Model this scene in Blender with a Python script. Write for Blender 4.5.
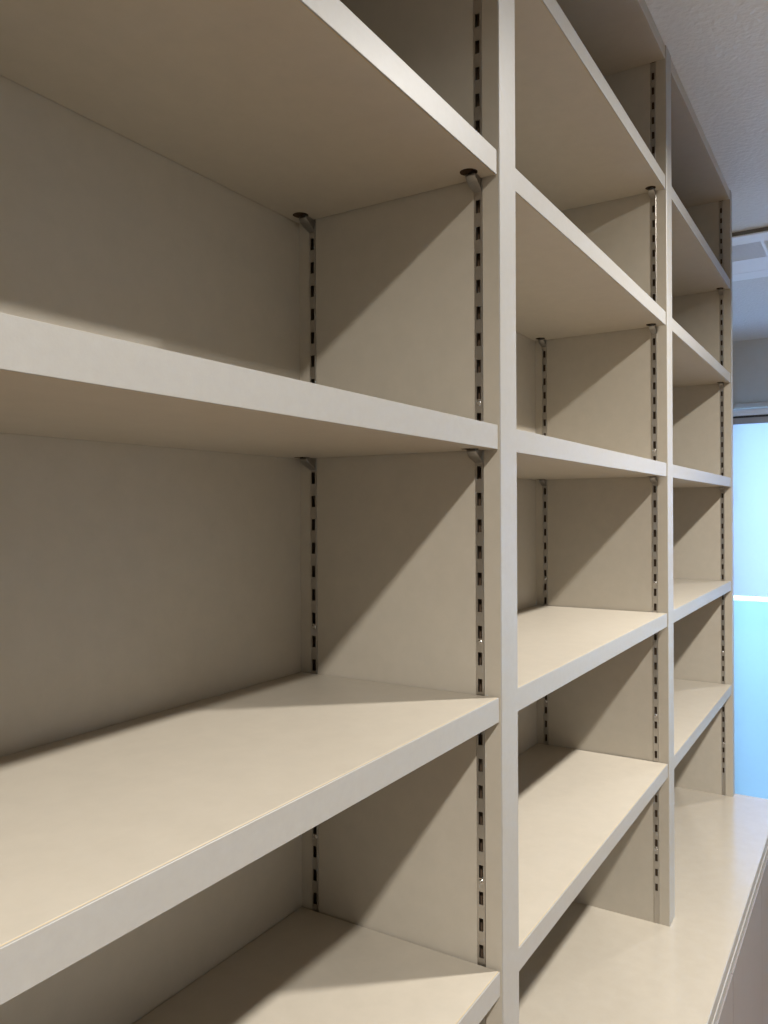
import bpy, bmesh, math, random
from mathutils import Matrix, Vector

for o in list(bpy.data.objects):
    bpy.data.objects.remove(o)
scene = bpy.context.scene
C = scene.collection
random.seed(4)

# ------------------------------------------------------------------ camera
EYE = 1.5933                     # lens height above the floor (m)
yaw, pitch, roll = math.radians(31.862), math.radians(-0.004), math.radians(-0.2616)
F = Vector((math.cos(yaw)*math.cos(pitch), math.sin(yaw)*math.cos(pitch), math.sin(pitch)))
R = Vector((math.sin(yaw), -math.cos(yaw), 0))
U = R.cross(F)
R2 = R*math.cos(roll) + U*math.sin(roll)
U2 = -R*math.sin(roll) + U*math.cos(roll)
cam_data = bpy.data.cameras.new('camera')
cam_data.sensor_fit = 'VERTICAL'
cam_data.sensor_height = 36.0
cam_data.lens = 36.0*786.6/1024
cam_data.clip_start = 0.02
cam = bpy.data.objects.new('camera', cam_data)
C.objects.link(cam)
m = Matrix((R2, U2, -F)).transposed().to_4x4()
m.translation = Vector((0, 0, EYE))
cam.matrix_world = m
scene.camera = cam

# ------------------------------------------------------------------ world, exposure
SKY = (0.43, 0.78, 1.30)
SKY_STRENGTH = 7.3
LAMP_COLOR = (1.0, 0.96, 0.905)
LAMP_POWER = 39.0
world = bpy.data.worlds.new('world')
scene.world = world
world.use_nodes = True
bg = world.node_tree.nodes['Background']
bg.inputs['Color'].default_value = (*SKY, 1)
bg.inputs['Strength'].default_value = SKY_STRENGTH
vs = scene.view_settings
vs.view_transform = 'Standard'
vs.look = 'None'
vs.exposure = 0.0
vs.gamma = 1.0
vs.use_curve_mapping = False

# ------------------------------------------------------------------ materials
def new_mat(name):
    mt = bpy.data.materials.new(name)
    mt.use_nodes = True
    nt = mt.node_tree
    return mt, nt, nt.nodes['Principled BSDF']

def mottled(name, col, var=0.05, scale=18.0, rough=0.5, bump=0.0, bump_scale=300.0, spec=0.5, bump_dist=0.001, fine=True):
    """a plain surface colour with faint cloudy variation and fine relief"""
    mt, nt, bs = new_mat(name)
    tc = nt.nodes.new('ShaderNodeTexCoord')
    n1 = nt.nodes.new('ShaderNodeTexNoise')
    n1.inputs['Scale'].default_value = scale
    n1.inputs['Detail'].default_value = 5
    n1.inputs['Roughness'].default_value = 0.65
    nt.links.new(tc.outputs['Object'], n1.inputs['Vector'])
    ramp = nt.nodes.new('ShaderNodeValToRGB')
    ramp.color_ramp.elements[0].position = 0.3
    ramp.color_ramp.elements[1].position = 0.7
    ramp.color_ramp.elements[0].color = (*[c*(1-var) for c in col], 1)
    ramp.color_ramp.elements[1].color = (*[min(1, c*(1+var)) for c in col], 1)
    nt.links.new(n1.outputs['Fac'], ramp.inputs['Fac'])
    nt.links.new(ramp.outputs['Color'], bs.inputs['Base Color'])
    bs.inputs['Roughness'].default_value = rough
    bs.inputs['Specular IOR Level'].default_value = spec
    if bump:
        n2 = nt.nodes.new('ShaderNodeTexNoise')
        n2.inputs['Scale'].default_value = bump_scale
        n2.inputs['Detail'].default_value = 3
        nt.links.new(tc.outputs['Object'], n2.inputs['Vector'])
        b = nt.nodes.new('ShaderNodeBump')
        b.inputs['Strength'].default_value = bump
        b.inputs['Distance'].default_value = bump_dist
        nt.links.new(n2.outputs['Fac'], b.inputs['Height'])
        nt.links.new(b.outputs['Normal'], bs.inputs['Normal'])
    return mt

def metal(name, col, rough):
    mt, nt, bs = new_mat(name)
    bs.inputs['Metallic'].default_value = 1.0
    tc = nt.nodes.new('ShaderNodeTexCoord')
    mp = nt.nodes.new('ShaderNodeMapping')
    mp.inputs['Scale'].default_value = (1, 1, 0.06)
    n1 = nt.nodes.new('ShaderNodeTexNoise')
    n1.inputs['Scale'].default_value = 900
    n1.inputs['Detail'].default_value = 2
    nt.links.new(tc.outputs['Object'], mp.inputs['Vector'])
    nt.links.new(mp.outputs['Vector'], n1.inputs['Vector'])
    ramp = nt.nodes.new('ShaderNodeValToRGB')
    ramp.color_ramp.elements[0].color = (*[c*0.85 for c in col], 1)
    ramp.color_ramp.elements[1].color = (*col, 1)
    nt.links.new(n1.outputs['Fac'], ramp.inputs['Fac'])
    nt.links.new(ramp.outputs['Color'], bs.inputs['Base Color'])
    bs.inputs['Roughness'].default_value = rough
    return mt

def translucent(name, col, back=0.35):
    mt, nt, bs = new_mat(name)
    nt.nodes.remove(bs)
    out = nt.nodes['Material Output']
    tc = nt.nodes.new('ShaderNodeTexCoord')
    wv = nt.nodes.new('ShaderNodeTexNoise')
    wv.inputs['Scale'].default_value = 60
    nt.links.new(tc.outputs['Object'], wv.inputs['Vector'])
    ramp = nt.nodes.new('ShaderNodeValToRGB')
    ramp.color_ramp.elements[0].color = (*[c*0.97 for c in col], 1)
    ramp.color_ramp.elements[1].color = (*col, 1)
    nt.links.new(wv.outputs['Fac'], ramp.inputs['Fac'])
    tr = nt.nodes.new('ShaderNodeBsdfTranslucent')
    df = nt.nodes.new('ShaderNodeBsdfDiffuse')
    mx = nt.nodes.new('ShaderNodeMixShader')
    mx.inputs[0].default_value = back
    nt.links.new(ramp.outputs['Color'], tr.inputs['Color'])
    nt.links.new(ramp.outputs['Color'], df.inputs['Color'])
    nt.links.new(tr.outputs[0], mx.inputs[1])
    nt.links.new(df.outputs[0], mx.inputs[2])
    nt.links.new(mx.outputs[0], out.inputs['Surface'])
    return mt

def clear_glass(name):
    mt, nt, bs = new_mat(name)
    nt.nodes.remove(bs)
    out = nt.nodes['Material Output']
    t = nt.nodes.new('ShaderNodeBsdfTransparent')
    t.inputs['Color'].default_value = (0.95, 0.98, 0.98, 1)
    g = nt.nodes.new('ShaderNodeBsdfGlossy')
    g.inputs['Roughness'].default_value = 0.02
    fr = nt.nodes.new('ShaderNodeFresnel')
    fr.inputs['IOR'].default_value = 1.3
    mx = nt.nodes.new('ShaderNodeMixShader')
    nt.links.new(fr.outputs[0], mx.inputs[0])
    nt.links.new(t.outputs[0], mx.inputs[1])
    nt.links.new(g.outputs[0], mx.inputs[2])
    nt.links.new(mx.outputs[0], out.inputs['Surface'])
    return mt

BEIGE = (0.435, 0.392, 0.322)
M = {}
M['board'] = mottled('beige_laminate', BEIGE, 0.035, 40, 0.42, 0.10, 500, 0.45, 0.0004)
M['worktop'] = mottled('beige_worktop_laminate', BEIGE, 0.03, 40, 0.19, 0.0, 500, 0.5, 0.0004)
M['worktop'].node_tree.nodes['Principled BSDF'].inputs['IOR'].default_value = 2.1
M['edge'] = mottled('beige_edge_band', (0.345, 0.331, 0.303), 0.03, 120, 0.45, 0.10, 600, 0.45, 0.0004)
M['glue'] = mottled('tan_glue_line', (0.56, 0.43, 0.24), 0.05, 40, 0.6)
M['chip_shade'] = mottled('raw_board_and_groove_shade', (0.10, 0.062, 0.035), 0.25, 500, 0.9)  # raw board in the shelf pockets; painted-in shade in the rail grooves
M['rail'] = metal('brushed_steel', (0.52, 0.49, 0.45), 0.36)
M['bracket'] = metal('satin_nickel', (0.36, 0.345, 0.325), 0.45)
M['screw'] = metal('steel_screw', (0.62, 0.60, 0.57), 0.25)
M['ceiling'] = mottled('textured_vinyl_wallpaper', (0.69, 0.71, 0.715), 0.03, 60, 0.5, 0.45, 85, 0.5, 0.007)
M['wall'] = mottled('painted_wallpaper', (0.62, 0.645, 0.64), 0.02, 30, 0.75, 0.25, 260, 0.3, 0.002)
M['floor'] = mottled('oak_floor', (0.33, 0.21, 0.12), 0.18, 6, 0.45, 0.1, 60)
M['seam'] = mottled('dark_floor_seam', (0.10, 0.06, 0.035), 0.1, 6, 0.8)
M['white'] = mottled('white_plastic', (0.86, 0.90, 0.93), 0.01, 10, 0.35)
M['grey_plastic'] = mottled('grey_plastic', (0.33, 0.33, 0.34), 0.02, 10, 0.5)
M['dark'] = mottled('dark_plastic', (0.035, 0.035, 0.04), 0.05, 10, 0.6)
M['rim_shade'] = mottled('brown_grey_rim_shade', (0.15, 0.135, 0.115), 0.05, 10, 0.7)  # dark tone painted in for the shaded rim of the air conditioner
M['alu'] = metal('anodised_aluminium', (0.74, 0.75, 0.76), 0.28)
M['shade'] = translucent('translucent_shade_fabric', (0.77, 0.76, 0.82), 0.25)
M['film'] = translucent('frosted_glass', (0.61, 0.68, 0.68), 0.25)
M['glass'] = clear_glass('clear_glass')
M['outside'] = mottled('rendered_outside', (0.50, 0.52, 0.55), 0.05, 8, 0.9)
M['door'] = mottled('grey_beige_door', (0.225, 0.205, 0.19), 0.03, 30, 0.4)
M['trim'] = mottled('pale_wood_trim', (0.60, 0.55, 0.49), 0.04, 20, 0.5)

def lens_mat():
    mt, nt, bs = new_mat('lamp_lens')
    bs.inputs['Base Color'].default_value = (0.9, 0.88, 0.82, 1)
    bs.inputs['Emission Color'].default_value = (*LAMP_COLOR, 1)
    bs.inputs['Emission Strength'].default_value = 6.0
    return mt
M['lens'] = lens_mat()

# ------------------------------------------------------------------ mesh helpers (all sizes in mm, heights relative to the lens)
def W(x, y, z):
    return Vector((x/1000.0, y/1000.0, EYE + z/1000.0))

def link(name, mesh, parent=None, loc=None):
    o = bpy.data.objects.new(name, mesh)
    C.objects.link(o)
    if parent is not None:
        o.parent = parent
    if loc is not None:
        o.location = loc
    return o

def props(o, label=None, cat=None, group=None, kind=None):
    if label: o['label'] = label
    if cat: o['category'] = cat
    if group: o['group'] = group
    if kind: o['kind'] = kind
    return o

def empty(name, loc):
    o = bpy.data.objects.new(name, None)
    o.empty_display_size = 0.05
    C.objects.link(o)
    o.location = loc
    return o

def box_mesh(name, size, mat, bevel=0.0, boxes=None, segs=1):
    """box from the min corner (0,0,0) to size (mm), or several boxes [(min, max)]"""
    bm = bmesh.new()
    for lo, hi in (boxes or [((0, 0, 0), size)]):
        vs_ = [bm.verts.new((x/1000, y/1000, z/1000)) for x in (lo[0], hi[0]) for y in (lo[1], hi[1]) for z in (lo[2], hi[2])]
        for f in ((0, 1, 3, 2), (4, 6, 7, 5), (0, 4, 5, 1), (2, 3, 7, 6), (0, 2, 6, 4), (1, 5, 7, 3)):
            bm.faces.new([vs_[i] for i in f])
    if bevel:
        bmesh.ops.bevel(bm, geom=bm.edges[:], offset=bevel/1000, segments=segs, affect='EDGES', profile=0.5)
    bmesh.ops.recalc_face_normals(bm, faces=bm.faces[:])
    me = bpy.data.meshes.new(name)
    bm.to_mesh(me); bm.free()
    me.materials.append(M[mat])
    return me

def prism_mesh(name, poly, depth, mat, axis='Z'):
    """polygon in mm extruded; axis Z: poly is (x, y); axis Y: poly is (x, z); axis X: poly is (y, z)"""
    bm = bmesh.new()
    def P(a, b, d):
        v = {'Z': (a, b, d), 'Y': (a, d, b), 'X': (d, a, b)}[axis]
        return (v[0]/1000, v[1]/1000, v[2]/1000)
    lo = [bm.verts.new(P(a, b, 0)) for a, b in poly]
    hi = [bm.verts.new(P(a, b, depth)) for a, b in poly]
    n = len(poly)
    bm.faces.new(lo[::-1]); bm.faces.new(hi)
    for i in range(n):
        bm.faces.new((lo[i], lo[(i+1) % n], hi[(i+1) % n], hi[i]))
    bmesh.ops.triangulate(bm, faces=[f for f in bm.faces if len(f.verts) > 4])
    bmesh.ops.recalc_face_normals(bm, faces=bm.faces[:])
    me = bpy.data.meshes.new(name)
    bm.to_mesh(me); bm.free()
    me.materials.append(M[mat])
    return me

def lathe_mesh(name, prof, mat, n=24):
    """profile [(r, z)] in mm about Z"""
    bm = bmesh.new()
    rings = []
    for r, z in prof:
        rings.append([bm.verts.new((r*math.cos(2*math.pi*i/n)/1000, r*math.sin(2*math.pi*i/n)/1000, z/1000)) for i in range(n)] if r > 0
                     else [bm.verts.new((0, 0, z/1000))])
    for a, b in zip(rings, rings[1:]):
        for i in range(n):
            j = (i+1) % n
            if len(a) == 1 and len(b) > 1: bm.faces.new((a[0], b[j], b[i]))
            elif len(b) == 1 and len(a) > 1: bm.faces.new((a[i], a[j], b[0]))
            elif len(a) > 1: bm.faces.new((a[i], a[j], b[j], b[i]))
    bmesh.ops.recalc_face_normals(bm, faces=bm.faces[:])
    me = bpy.data.meshes.new(name)
    bm.to_mesh(me); bm.free()
    for p in me.polygons: p.use_smooth = True
    me.materials.append(M[mat])
    return me

# ------------------------------------------------------------------ measured layout (mm)
X1, STEP, PW = 717.6, 743.6, 42.0           # left face of the near divider, bay pitch, panel thickness
Y0, YS, YB = 310.8, 312.5, 559.0            # panel fronts, shelf fronts, back panels
THICK = 24.0
LEVELS = [574.0, 331.0, 61.0, -207.0, -476.0]   # undersides of the shelves
COUNTER, TOP, CEIL = -743.3, 807.5, 832.0
FLOOR = -EYE*1000
PX = [X1 + (k-1)*STEP for k in range(4)]    # left faces of the four upright panels
PX[3] += 5.0                               # the far bay is a little wider
ENDW = 26.0                                 # the end panel is thinner
ENDX = PX[3] + ENDW
YC = 206.0                                  # worktop front
XFAR = 4205.0
XNEAR, YOPP, YWALL = -2200.0, -2100.0, 630.0

# ------------------------------------------------------------------ room shell
def struct(name, mesh, loc):
    return props(link(name, mesh, None, loc), kind='structure')

fl = struct('floor', box_mesh('floor', (XFAR-XNEAR+100, YWALL-YOPP, 40), 'seam'), W(XNEAR, YOPP, FLOOR-44))
plank_long = box_mesh('plank', (1817, 148.5, 6), 'floor', 0.8)
row = 0
y = YOPP
while y + 150 <= YWALL + 1:
    x = XNEAR + 20 - (row % 3)*606
    while x < XFAR:
        if x >= XNEAR and x + 1817 <= XFAR:
            link('plank', plank_long, fl, Vector(((x-XNEAR)/1000, (y-YOPP)/1000, 0.038)))
        else:
            a, b = max(x, XNEAR), min(x+1817, XFAR)
            if b - a > 40:
                link('plank', box_mesh('plank', (b-a, 148.5, 6), 'floor', 0.8), fl, Vector(((a-XNEAR)/1000, (y-YOPP)/1000, 0.038)))
        x += 1818.5
    y += 150
    row += 1
props(fl, 'oak plank floor of the room')
struct('ceiling', box_mesh('ceiling', (XFAR-XNEAR+200, YWALL-YOPP+200, 60), 'ceiling'), W(XNEAR-100, YOPP-100, CEIL))
struct('wall_back', box_mesh('wall_back', (XFAR-XNEAR+100, 80, CEIL-FLOOR+30), 'wall'), W(XNEAR, YWALL, FLOOR-30))
struct('wall_opposite', box_mesh('wall_opposite', (XFAR-XNEAR+100, 80, CEIL-FLOOR+30), 'wall'), W(XNEAR, YOPP-80, FLOOR-30))
struct('wall_near', box_mesh('wall_near', (80, YWALL-YOPP+160, CEIL-FLOOR+30), 'wall'), W(XNEAR-80, YOPP-80, FLOOR-30))
# far wall with the window opening
WY0, WY1 = -1900.0, 612.0
WZ0, WZ1 = FLOOR+60, 500.0
H = CEIL-FLOOR
struct('wall_far', box_mesh('wall_far', None, 'wall', 0, [
    ((0, YOPP-80, -30), (120, WY0, H)),
    ((0, WY1, -30), (120, YWALL+80, H)),
    ((0, WY0, WZ1-FLOOR), (120, WY1, H)),
    ((0, WY0, -30), (120, WY1, WZ0-FLOOR))]), W(XFAR, 0, FLOOR))
# head trim of the opening
struct('trim_1', box_mesh('trim_1', (14, WY1-WY0, 26), 'trim', 1.0), W(XFAR-14, WY0, WZ1-2))

# window: aluminium frame, upper clear pane, lower frosted pane
MID = -452.0
win = props(empty('window_1', W(XFAR+60, (WY0+WY1)/2, WZ0)), 'tall daylit window beyond the bookcase, lower pane frosted', kind='structure')
wl = lambda x, y, z: Vector((x/1000, (y-(WY0+WY1)/2)/1000, (z-WZ0)/1000))
link('window_frame', box_mesh('window_frame', None, 'alu', 0, [
    ((0, WY0, WZ0), (50, WY0+30, WZ1)), ((0, WY1-4, WZ0), (50, WY1, WZ1)),
    ((0, WY0, WZ1-30), (50, WY1, WZ1)), ((0, WY0, WZ0), (50, WY1, WZ0+40))]), win, Vector((0, -(WY0+WY1)/2000, -WZ0/1000)))
link('upper_pane', box_mesh('upper_pane', (6, WY1-WY0-30, WZ1-30-MID), 'glass'), win, wl(22, WY0+28, MID))
p_ = link('frosted_pane', box_mesh('frosted_pane', None, 'film', 0, [((0, 0, 0), (0.01, WY1-WY0-30, MID-WZ0-38))]), win, wl(25, WY0+28, WZ0+38))
p_['label'] = 'pale blue frosted lower pane'

# outside: unseen eave and parapet added to shade the window, and balcony floor
props(struct('trim_sky_blocker', box_mesh('trim_sky_blocker', (620, 4600, 160), 'outside'), W(XFAR+122, -2700, 610)), 'added unseen eave shading the top of the window')
props(struct('wall_sky_blocker', box_mesh('wall_sky_blocker', (120, 4600, 1150), 'outside'), W(XFAR+950, -2700, FLOOR-100)), 'added unseen parapet shading the lower part of the window')
props(struct('floor_balcony', box_mesh('floor_balcony', (950, 4600, 60), 'outside'), W(XFAR+122, -2700, FLOOR-100)), 'balcony floor outside the window')

# ------------------------------------------------------------------ bookcase: uprights with grooves, back panels, top boards
book = props(empty('bookcase', W((PX[0]+ENDX)/2, (Y0+YWALL)/2, COUNTER)),
             'tall beige built-in bookcase frame with slotted steel rails', 'bookcase')
borg = book.location.copy()
def B(x, y, z):
    return W(x, y, z) - borg

RAIL_Y = [333.6, 540.2]       # centres of the front and back rails
GW, GD = 9.2, 9.0             # groove width and depth
PH = CEIL - COUNTER - 0.2

def panel_poly(left, right, PW):
    d = YWALL - Y0 - 2
    c = 0.9
    pts = [(c, 0), (PW-c, 0), (PW, c)]
    if right:
        for ry in RAIL_Y:
            a, b = ry-Y0-GW/2, ry-Y0+GW/2
            pts += [(PW, a), (PW-GD, a), (PW-GD, b), (PW, b)]
    pts += [(PW, d), (0, d)]
    if left:
        for ry in RAIL_Y[::-1]:
            a, b = ry-Y0-GW/2, ry-Y0+GW/2
            pts += [(0, b), (GD, b), (GD, a), (0, a)]
    pts += [(0, c)]
    return pts

def panel_mesh(name, left, right, PW=PW):
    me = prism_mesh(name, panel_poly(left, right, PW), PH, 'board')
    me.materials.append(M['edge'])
    me.materials.append(M['chip_shade'])
    for p in me.polygons:
        if p.normal.y < -0.5:
            p.material_index = 1
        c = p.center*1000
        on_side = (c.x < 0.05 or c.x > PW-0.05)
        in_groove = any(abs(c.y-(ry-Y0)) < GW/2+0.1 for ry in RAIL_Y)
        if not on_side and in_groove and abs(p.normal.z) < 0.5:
            p.material_index = 2  # groove walls coloured dark so the rail slots look shaded
    return me

SLOT_P, SLOT_H, SLOT_W = 26.56, 12.9, 4.6
RW, PROUD, PLATE = 8.6, 0.5, 1.3
def rail_mesh():
    """steel channel facing -X, slots punched through its web; z from the worktop up"""
    zs0 = 45.3 - SLOT_H - COUNTER            # bottom of one slot above the worktop
    n0 = int((zs0 - 52)//SLOT_P)
    first = zs0 - n0*SLOT_P
    slots = []
    z = first
    while z + SLOT_H < TOP - COUNTER - 14:
        slots.append(z); z += SLOT_P
    top = TOP - COUNTER - 1
    bm = bmesh.new()
    a, b, h = -RW/2, RW/2, SLOT_W/2
    def quad(*ps):
        bm.faces.new([bm.verts.new((p[0]/1000, p[1]/1000, p[2]/1000)) for p in ps])
    x0, x1 = -PROUD, -PROUD + PLATE
    e = 0.12
    for (y0, y1) in ((a+e, -h), (h, b-e)):
        quad((x0, y0, 0), (x0, y1, 0), (x0, y1, top), (x0, y0, top))
    prev = 0
    for s in slots:
        quad((x0, -h, prev), (x0, h, prev), (x0, h, s), (x0, -h, s)); prev = s + SLOT_H
        t = s + SLOT_H
        quad((x0, -h, s), (x1, -h, s), (x1, -h, t), (x0, -h, t))
        quad((x0, h, s), (x1, h, s), (x1, h, t), (x0, h, t))
        quad((x0, -h, s), (x1, -h, s), (x1, h, s), (x0, h, s))
        quad((x0, -h, t), (x1, -h, t), (x1, h, t), (x0, h, t))
    quad((x0, -h, prev), (x0, h, prev), (x0, h, top), (x0, -h, top))
    for yy, yi in ((a, a+e), (b, b-e)):
        quad((x0, yi, 0), (x0+e, yy, 0), (x0+e, yy, top), (x0, yi, top))
        quad((x0+e, yy, 0), (GD-1, yy, 0), (GD-1, yy, top), (x0+e, yy, top))
    me = bpy.data.meshes.new('rail')
    bm.to_mesh(me); bm.free()
    me.materials.append(M['rail'])
    return me, slots
RAIL, SLOTS = rail_mesh()
SCREW = lathe_mesh('screw', [(0, 0.7), (0.7, 0.55), (0.9, 0.75), (2.0, 0.55), (2.5, 0.0)], 'screw', 14)

uprights = []
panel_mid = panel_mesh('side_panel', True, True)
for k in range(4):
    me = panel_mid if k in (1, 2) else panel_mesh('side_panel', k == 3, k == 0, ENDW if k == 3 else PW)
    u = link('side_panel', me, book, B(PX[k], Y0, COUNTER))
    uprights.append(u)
    faces = []
    if k > 0: faces.append((0.0, 0.0))
    if k < 3: faces.append((PW, math.pi))
    for fx, rz in faces:
        for ry in RAIL_Y:
            r = link('rail', RAIL, u, Vector((fx/1000, (ry-Y0)/1000, 0)))
            r.rotation_euler.z = rz
            r['label'] = 'slotted steel shelf rail'
            z = (512-645)*1.0 - COUNTER + 2.6      # a screw every ninth slot gap
            zz = z - 2*9*SLOT_P
            while zz < TOP - COUNTER - 20:
                if zz > 20:
                    s_ = link('screw', SCREW, u, Vector(((fx + (-PROUD if rz == 0 else PROUD))/1000, (ry-Y0)/1000, zz/1000)))
                    s_.rotation_euler = (0, -math.pi/2 if rz == 0 else math.pi/2, 0)
                zz += 9*SLOT_P
INNER = STEP - PW
back_me = box_mesh('back_panel', (INNER-0.4, 18, TOP-COUNTER-0.6), 'board')
top_me = box_mesh('top_board', (INNER-0.4, YB-YS+10, CEIL-TOP-0.3), 'board', 0.5)
for k in range(3):
    wide = (PX[k+1]-PX[k]-PW-0.4)/(INNER-0.4)
    link('back_panel', back_me, book, B(PX[k]+PW+0.2, YB, COUNTER+0.3)).scale.x = wide
    link('top_board', top_me, book, B(PX[k]+PW+0.2, YS, TOP)).scale.x = wide

# ------------------------------------------------------------------ shelves
GAP = 2.6
LEN = INNER - 2*GAP
EB, GL = 1.8, 0.45            # edge band and glue line thickness
POCKETS = [(sx, ry) for sx in (19.0, LEN-19.0) for ry in RAIL_Y]

def shelf_board_mesh():
    base = box_mesh('board', (LEN, YB-1.0-(YS+EB+GL), THICK), 'board', 0.35)
    ob = bpy.data.objects.new('board_work', base); C.objects.link(ob)
    bm = bmesh.new()
    for sx, ry in POCKETS:
        mat = Matrix.Translation((sx/1000, (ry-(YS+EB+GL))/1000, 0.0))
        bmesh.ops.create_cone(bm, cap_ends=True, segments=28, radius1=0.0088, radius2=0.0088, depth=0.018, matrix=mat)
    cm = bpy.data.meshes.new('cutter'); bm.to_mesh(cm); bm.free()
    cm.materials.append(M['chip_shade'])
    cu = bpy.data.objects.new('cutter_work', cm); C.objects.link(cu)
    mod = ob.modifiers.new('pockets', 'BOOLEAN')
    mod.operation = 'DIFFERENCE'; mod.object = cu; mod.solver = 'EXACT'
    mod.material_mode = 'TRANSFER'
    dg = bpy.context.evaluated_depsgraph_get()
    me = bpy.data.meshes.new_from_object(ob.evaluated_get(dg))
    me.name = 'board'
    bpy.data.objects.remove(ob); bpy.data.objects.remove(cu)
    return me
BOARD = shelf_board_mesh()
EDGE = box_mesh('front_edge', (LEN, EB, THICK), 'edge', 0.3)
GLUE = box_mesh('glue_line', (LEN, GL, THICK-0.1), 'glue')

# bracket: arm from the rail tapering out to a peg under the pocket
def arm_mesh():
    """side profile in x (out from the panel is -x) and z (0 = shelf underside), rounded across y"""
    prof = [(2.0, -3.0, 2.1), (2.0, -12.0, 2.1), (-1.0, -13.0, 3.6), (-4.0, -11.5, 4.8), (-9.0, -9.0, 6.0), (-14.0, -6.5, 6.0), (-19.0, -3.0, 5.0), (-19.0, -0.1, 5.0)]
    bm = bmesh.new()
    ringsL, ringsR = [], []
    for x, z, hw in prof:
        ringsL.append(bm.verts.new((x/1000, -hw/1000, z/1000)))
        ringsR.append(bm.verts.new((x/1000, hw/1000, z/1000)))
    tl = [ringsL[-1], bm.verts.new((-0.010, -0.0060, -0.0001)), bm.verts.new((-0.001, -0.0046, -0.0001)), ringsL[0]]
    tr = [ringsR[-1], bm.verts.new((-0.010, 0.0060, -0.0001)), bm.verts.new((-0.001, 0.0046, -0.0001)), ringsR[0]]
    for i in range(len(prof)-1):
        bm.faces.new((ringsL[i], ringsL[i+1], ringsR[i+1], ringsR[i]))
    for i in range(3):
        bm.faces.new((tl[i], tl[i+1], tr[i+1], tr[i]))
    bm.faces.new(ringsL + tl[1:3]); bm.faces.new((ringsR + tr[1:3])[::-1])
    bmesh.ops.recalc_face_normals(bm, faces=bm.faces[:])
    bmesh.ops.bevel(bm, geom=bm.edges[:], offset=0.0007, segments=2, affect='EDGES', profile=0.5)
    me = bpy.data.meshes.new('arm'); bm.to_mesh(me); bm.free()
    for p in me.polygons: p.use_smooth = True
    me.materials.append(M['bracket'])
    return me
ARM = arm_mesh()
PEG = lathe_mesh('peg', [(0, 3.0), (2.6, 2.8), (3.2, 2.2), (3.2, -0.4), (0, -0.4)], 'bracket', 18)
HOOK = box_mesh('hook', None, 'bracket', 0.2, [((1.0, -1.6, -13.5), (6.5, 1.6, -4.0)), ((4.2, -1.6, -17.0), (6.5, 1.6, -12.0))])

bay_words = ['nearest bay', 'middle bay', 'far bay beside the window']
lev_words = ['topmost shelf', 'second shelf from the top', 'third shelf from the top', 'fourth shelf from the top', 'lowest shelf']
lab_shelf = {
    (0, 0): 'beige topmost shelf of the nearest bay, just above the picture edge',
    (0, 1): 'wide beige shelf seen from below along the top left, nearest bay',
    (0, 2): 'beige shelf at eye level in the nearest bay, thick pale front edge',
    (0, 3): 'large lit beige shelf in the nearest bay with a yellow line along its front edge',
    (0, 4): 'beige shelf low in the nearest bay, at the bottom edge of the picture',
}
for k in range(3):
    for i, z in enumerate(LEVELS):
        x0 = PX[k] + PW + GAP
        sh = empty('shelf', W(x0, YS, z))
        sh.scale.x = (PX[k+1]-PX[k]-PW-2*GAP)/LEN
        props(sh, lab_shelf.get((k, i), 'beige adjustable shelf, %s, %s' % (lev_words[i].replace(' shelf', ''), bay_words[k])), 'shelf', 'beige adjustable bookcase shelves')
        link('board', BOARD, sh, Vector((0, (EB+GL)/1000, 0)))
        e_ = link('front_edge', EDGE, sh, Vector((0, 0, 0)))
        e_['label'] = 'pale front edge band'
        link('glue_line', GLUE, sh, Vector((0, EB/1000, 0.00005)))
        for side in (0, 1):
            for j, ry in enumerate(RAIL_Y):
                px = PX[k] + PW if side == 0 else PX[k+1]
                br = empty('shelf_bracket', W(px, ry, z))
                if side == 0:
                    br.rotation_euler.z = math.pi
                props(br, 'metal bracket under %s, %s, %s %s' % (
                    lev_words[i].replace(' shelf', '').replace(' from the top', '') + ' shelf', ['nearest bay', 'middle bay', 'bay beside window'][k], ['front', 'back'][j], ['left', 'right'][side]), 'bracket', 'metal brackets under the shelves')
                link('arm', ARM, br); link('hook', HOOK, br)
                link('peg', PEG, br, Vector((-0.0135, 0, 0)))

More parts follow.
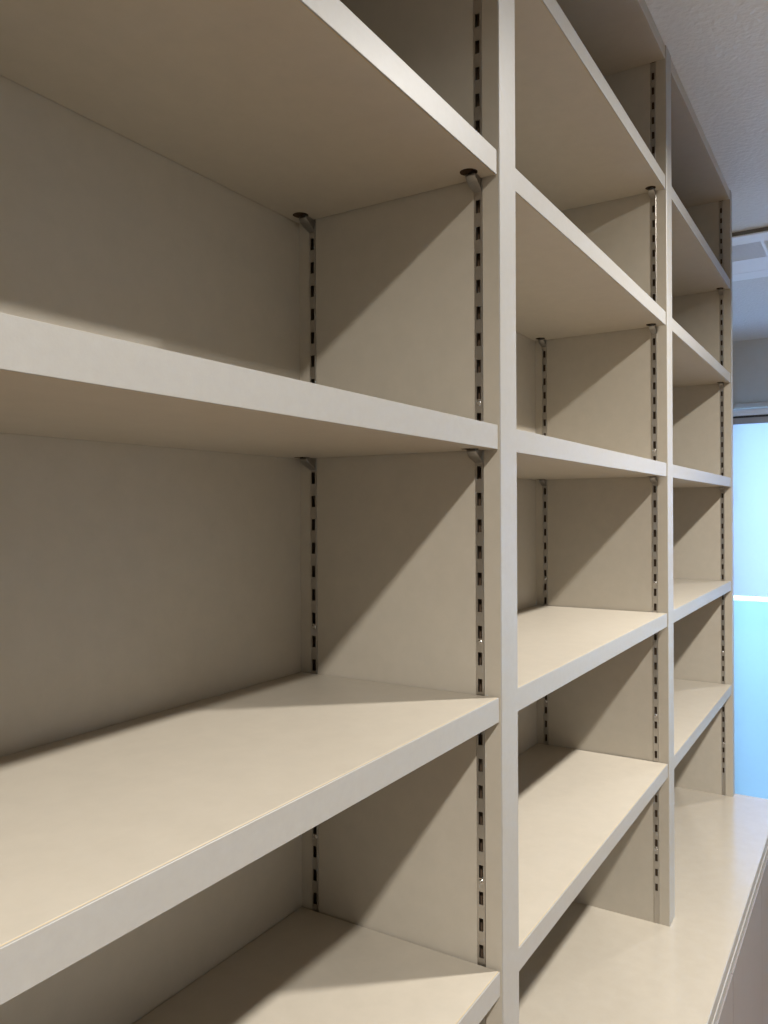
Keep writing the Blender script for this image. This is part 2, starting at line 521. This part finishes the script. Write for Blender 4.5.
# ------------------------------------------------------------------ worktop and base cabinets
CT = 19.0
XL, XR = -60.0, ENDX + 2
wt = props(empty('worktop', W((XL+XR)/2, (YC+YWALL)/2, COUNTER-CT)), 'continuous beige laminate worktop under the bookcase', 'worktop')
link('board', box_mesh('board', (XR-XL, YWALL-YC-4.5, CT), 'worktop', 0.4), wt, Vector((-(XR-XL)/2000, (YC+1.5-(YC+YWALL)/2)/1000, 0)))
link('front_edge', box_mesh('front_edge', (XR-XL, 1.45, CT), 'edge', 0.4), wt, Vector((-(XR-XL)/2000, (YC-(YC+YWALL)/2)/1000, 0)))
joints = [XL, 689.0, 1433.0, XR]
cab_lab = ['base cabinet under the worktop below the nearest bay', 'base cabinet with grey-beige doors under the worktop below the middle bay',
           'base cabinet under the far end of the worktop by the window']
for k in range(3):
    a, b = joints[k]+0.6, joints[k+1]-0.6
    w = b - a
    hh = COUNTER - CT - FLOOR - 0.6 - 0.0
    cb = props(empty('base_cabinet', W(a, YC, FLOOR+2)), cab_lab[k], 'cabinet', 'base cabinets under the worktop')
    link('body', box_mesh('body', (w, YWALL-YC-22, hh-60-2), 'board', 0.3), cb, Vector((0, 0.018, 0.060)))
    link('plinth', box_mesh('plinth', (w, 300, 60), 'board'), cb, Vector((0, 0.075, 0)))
    link('top_rail', box_mesh('top_rail', (w, 20, 15.5), 'edge', 0.5), cb, Vector((0, -0.0013, (hh-2-15.5)/1000)))
    for d in range(2):
        dw = w/2 - 1.0
        link('door', box_mesh('door', (dw, 20, hh-2-15.5-2.0-65), 'door', 0.5), cb, Vector(((d*w/2+0.5)/1000, -0.0030, 0.065)))

# ------------------------------------------------------------------ ceiling air conditioner beyond the bookcase
AX0, AX1, AY0, AY1, AD = 2555.0, 3042.0, -560.0, 560.0, 16.0
ac = props(empty('ceiling_air_conditioner', W((AX0+AX1)/2, (AY0+AY1)/2, CEIL-AD)), 'white ceiling air conditioner panel with slatted grey grille', 'air conditioner')
al = lambda x, y, z: Vector(((x-(AX0+AX1)/2)/1000, (y-(AY0+AY1)/2)/1000, z/1000))
GX0, GX1 = 2630.0, 2798.0
link('front_panel', box_mesh('front_panel', None, 'white', 0, [
    ((AX0, AY0, 0), (GX0, AY1, 4)), ((GX1, AY0, 0), (AX1, AY1, 4)),
    ((GX0, AY0, 0), (GX1, AY0+40, 4)), ((GX0, AY1-40, 0), (GX1, AY1, 4))]), ac,
    Vector((-(AX0+AX1)/2000, -(AY0+AY1)/2000, 0)))
link('rim_shade', box_mesh('rim_shade', None, 'rim_shade', 0, [((AX0+1, AY0+1, 4), (GX0, AY1-1, AD)), ((GX1, AY0+1, 4), (AX1-1, AY1-1, AD))]), ac, Vector((-(AX0+AX1)/2000, -(AY0+AY1)/2000, 0)))  # dark band standing in for shade between panel and ceiling
link('grille_back', box_mesh('grille_back', (GX1-GX0, AY1-AY0-80, 2), 'grey_plastic'), ac, al(GX0, AY0+40, AD-2.5))
nsl = 14
sl = props(link('slat_set', box_mesh('slat_set', None, 'white', 0,
    [(((GX1-GX0)/nsl*i+3.0, 0, 1.0), ((GX1-GX0)/nsl*i+7.5, AY1-AY0-80, 9)) for i in range(nsl)]), ac, al(GX0, AY0+40, 0)), kind='stuff')
bar = box_mesh('grille_bar', (GX1-GX0, 9, 10), 'white', 0.5)
for by in (278.0, 278.0-260, 278.0-520):
    link('grille_bar', bar, ac, al(GX0, by, 0.2))
link('air_flap', box_mesh('air_flap', (70, AY1-AY0-120, 5), 'white', 1.2), ac, al(2950, AY0+60, -0.8))

# ------------------------------------------------------------------ shade in front of the upper pane
SX = XFAR - 55
rs = props(empty('roller_shade', W(SX, (WY0+WY1)/2, MID+37)), 'pale blue daylit shade hanging from a metal headrail at the window', 'shade')
sl_ = lambda x, y, z: Vector(((x-SX)/1000, (y-(WY0+WY1)/2)/1000, (z-MID-37)/1000))
Lr = WY1 - WY0 - 4
bm = bmesh.new()
n = 20
hr = link('headrail', lathe_mesh('headrail', [(0, 0), (17, 0.0), (18, 1.0), (18, Lr-1), (17, Lr), (0, Lr)], 'white', 24), rs, sl_(SX, WY1-2, 473))
hr.rotation_euler = (math.pi/2, 0, 0)
link('mounting_strip', box_mesh('mounting_strip', (44, Lr, 9), 'dark', 0.5), rs, sl_(SX-10, WY0+2, 446.5))
link('valance', box_mesh('valance', (3, Lr, 30), 'grey_plastic', 0.4), rs, sl_(SX-8, WY0+2, 416))
fab = link('fabric', box_mesh('fabric', (0.01, Lr, 470-(MID+37)), 'shade'), rs, sl_(SX, WY0+2, MID+37))

# ------------------------------------------------------------------ recessed downlights in front of the bookcase
LY = -380.0
RING = lathe_mesh('trim_ring', [(34, -1), (34, -3), (46, -4), (50, -1.5), (50, 0), (40, 0)], 'white', 32)
LENS = lathe_mesh('lens', [(0, -1.0), (33.5, -1.0), (33.5, -0.2)], 'lens', 32)
dl_lab = ['white recessed downlight in the ceiling before the nearest bay', 'white recessed downlight in the ceiling before the middle bay', 'white recessed downlight in the ceiling near the window']
for k, lx in enumerate((-545.0, 1322.0, 3180.0)):
    d = props(empty('downlight', W(lx, LY, CEIL)), dl_lab[k], 'ceiling light', 'recessed ceiling downlights')
    link('trim_ring', RING, d); link('lens', LENS, d)
    ld = bpy.data.lights.new('downlight_lamp', 'AREA')
    ld.shape = 'DISK'; ld.size = 0.07
    ld.energy = LAMP_POWER*(1.06, 0.86, 0.40)[k]
    ld.color = LAMP_COLOR
    ld.spread = math.radians(154)
    lo = bpy.data.objects.new('downlight_lamp', ld)
    C.objects.link(lo); lo.parent = d
    lo.location = (0, 0, -0.006)
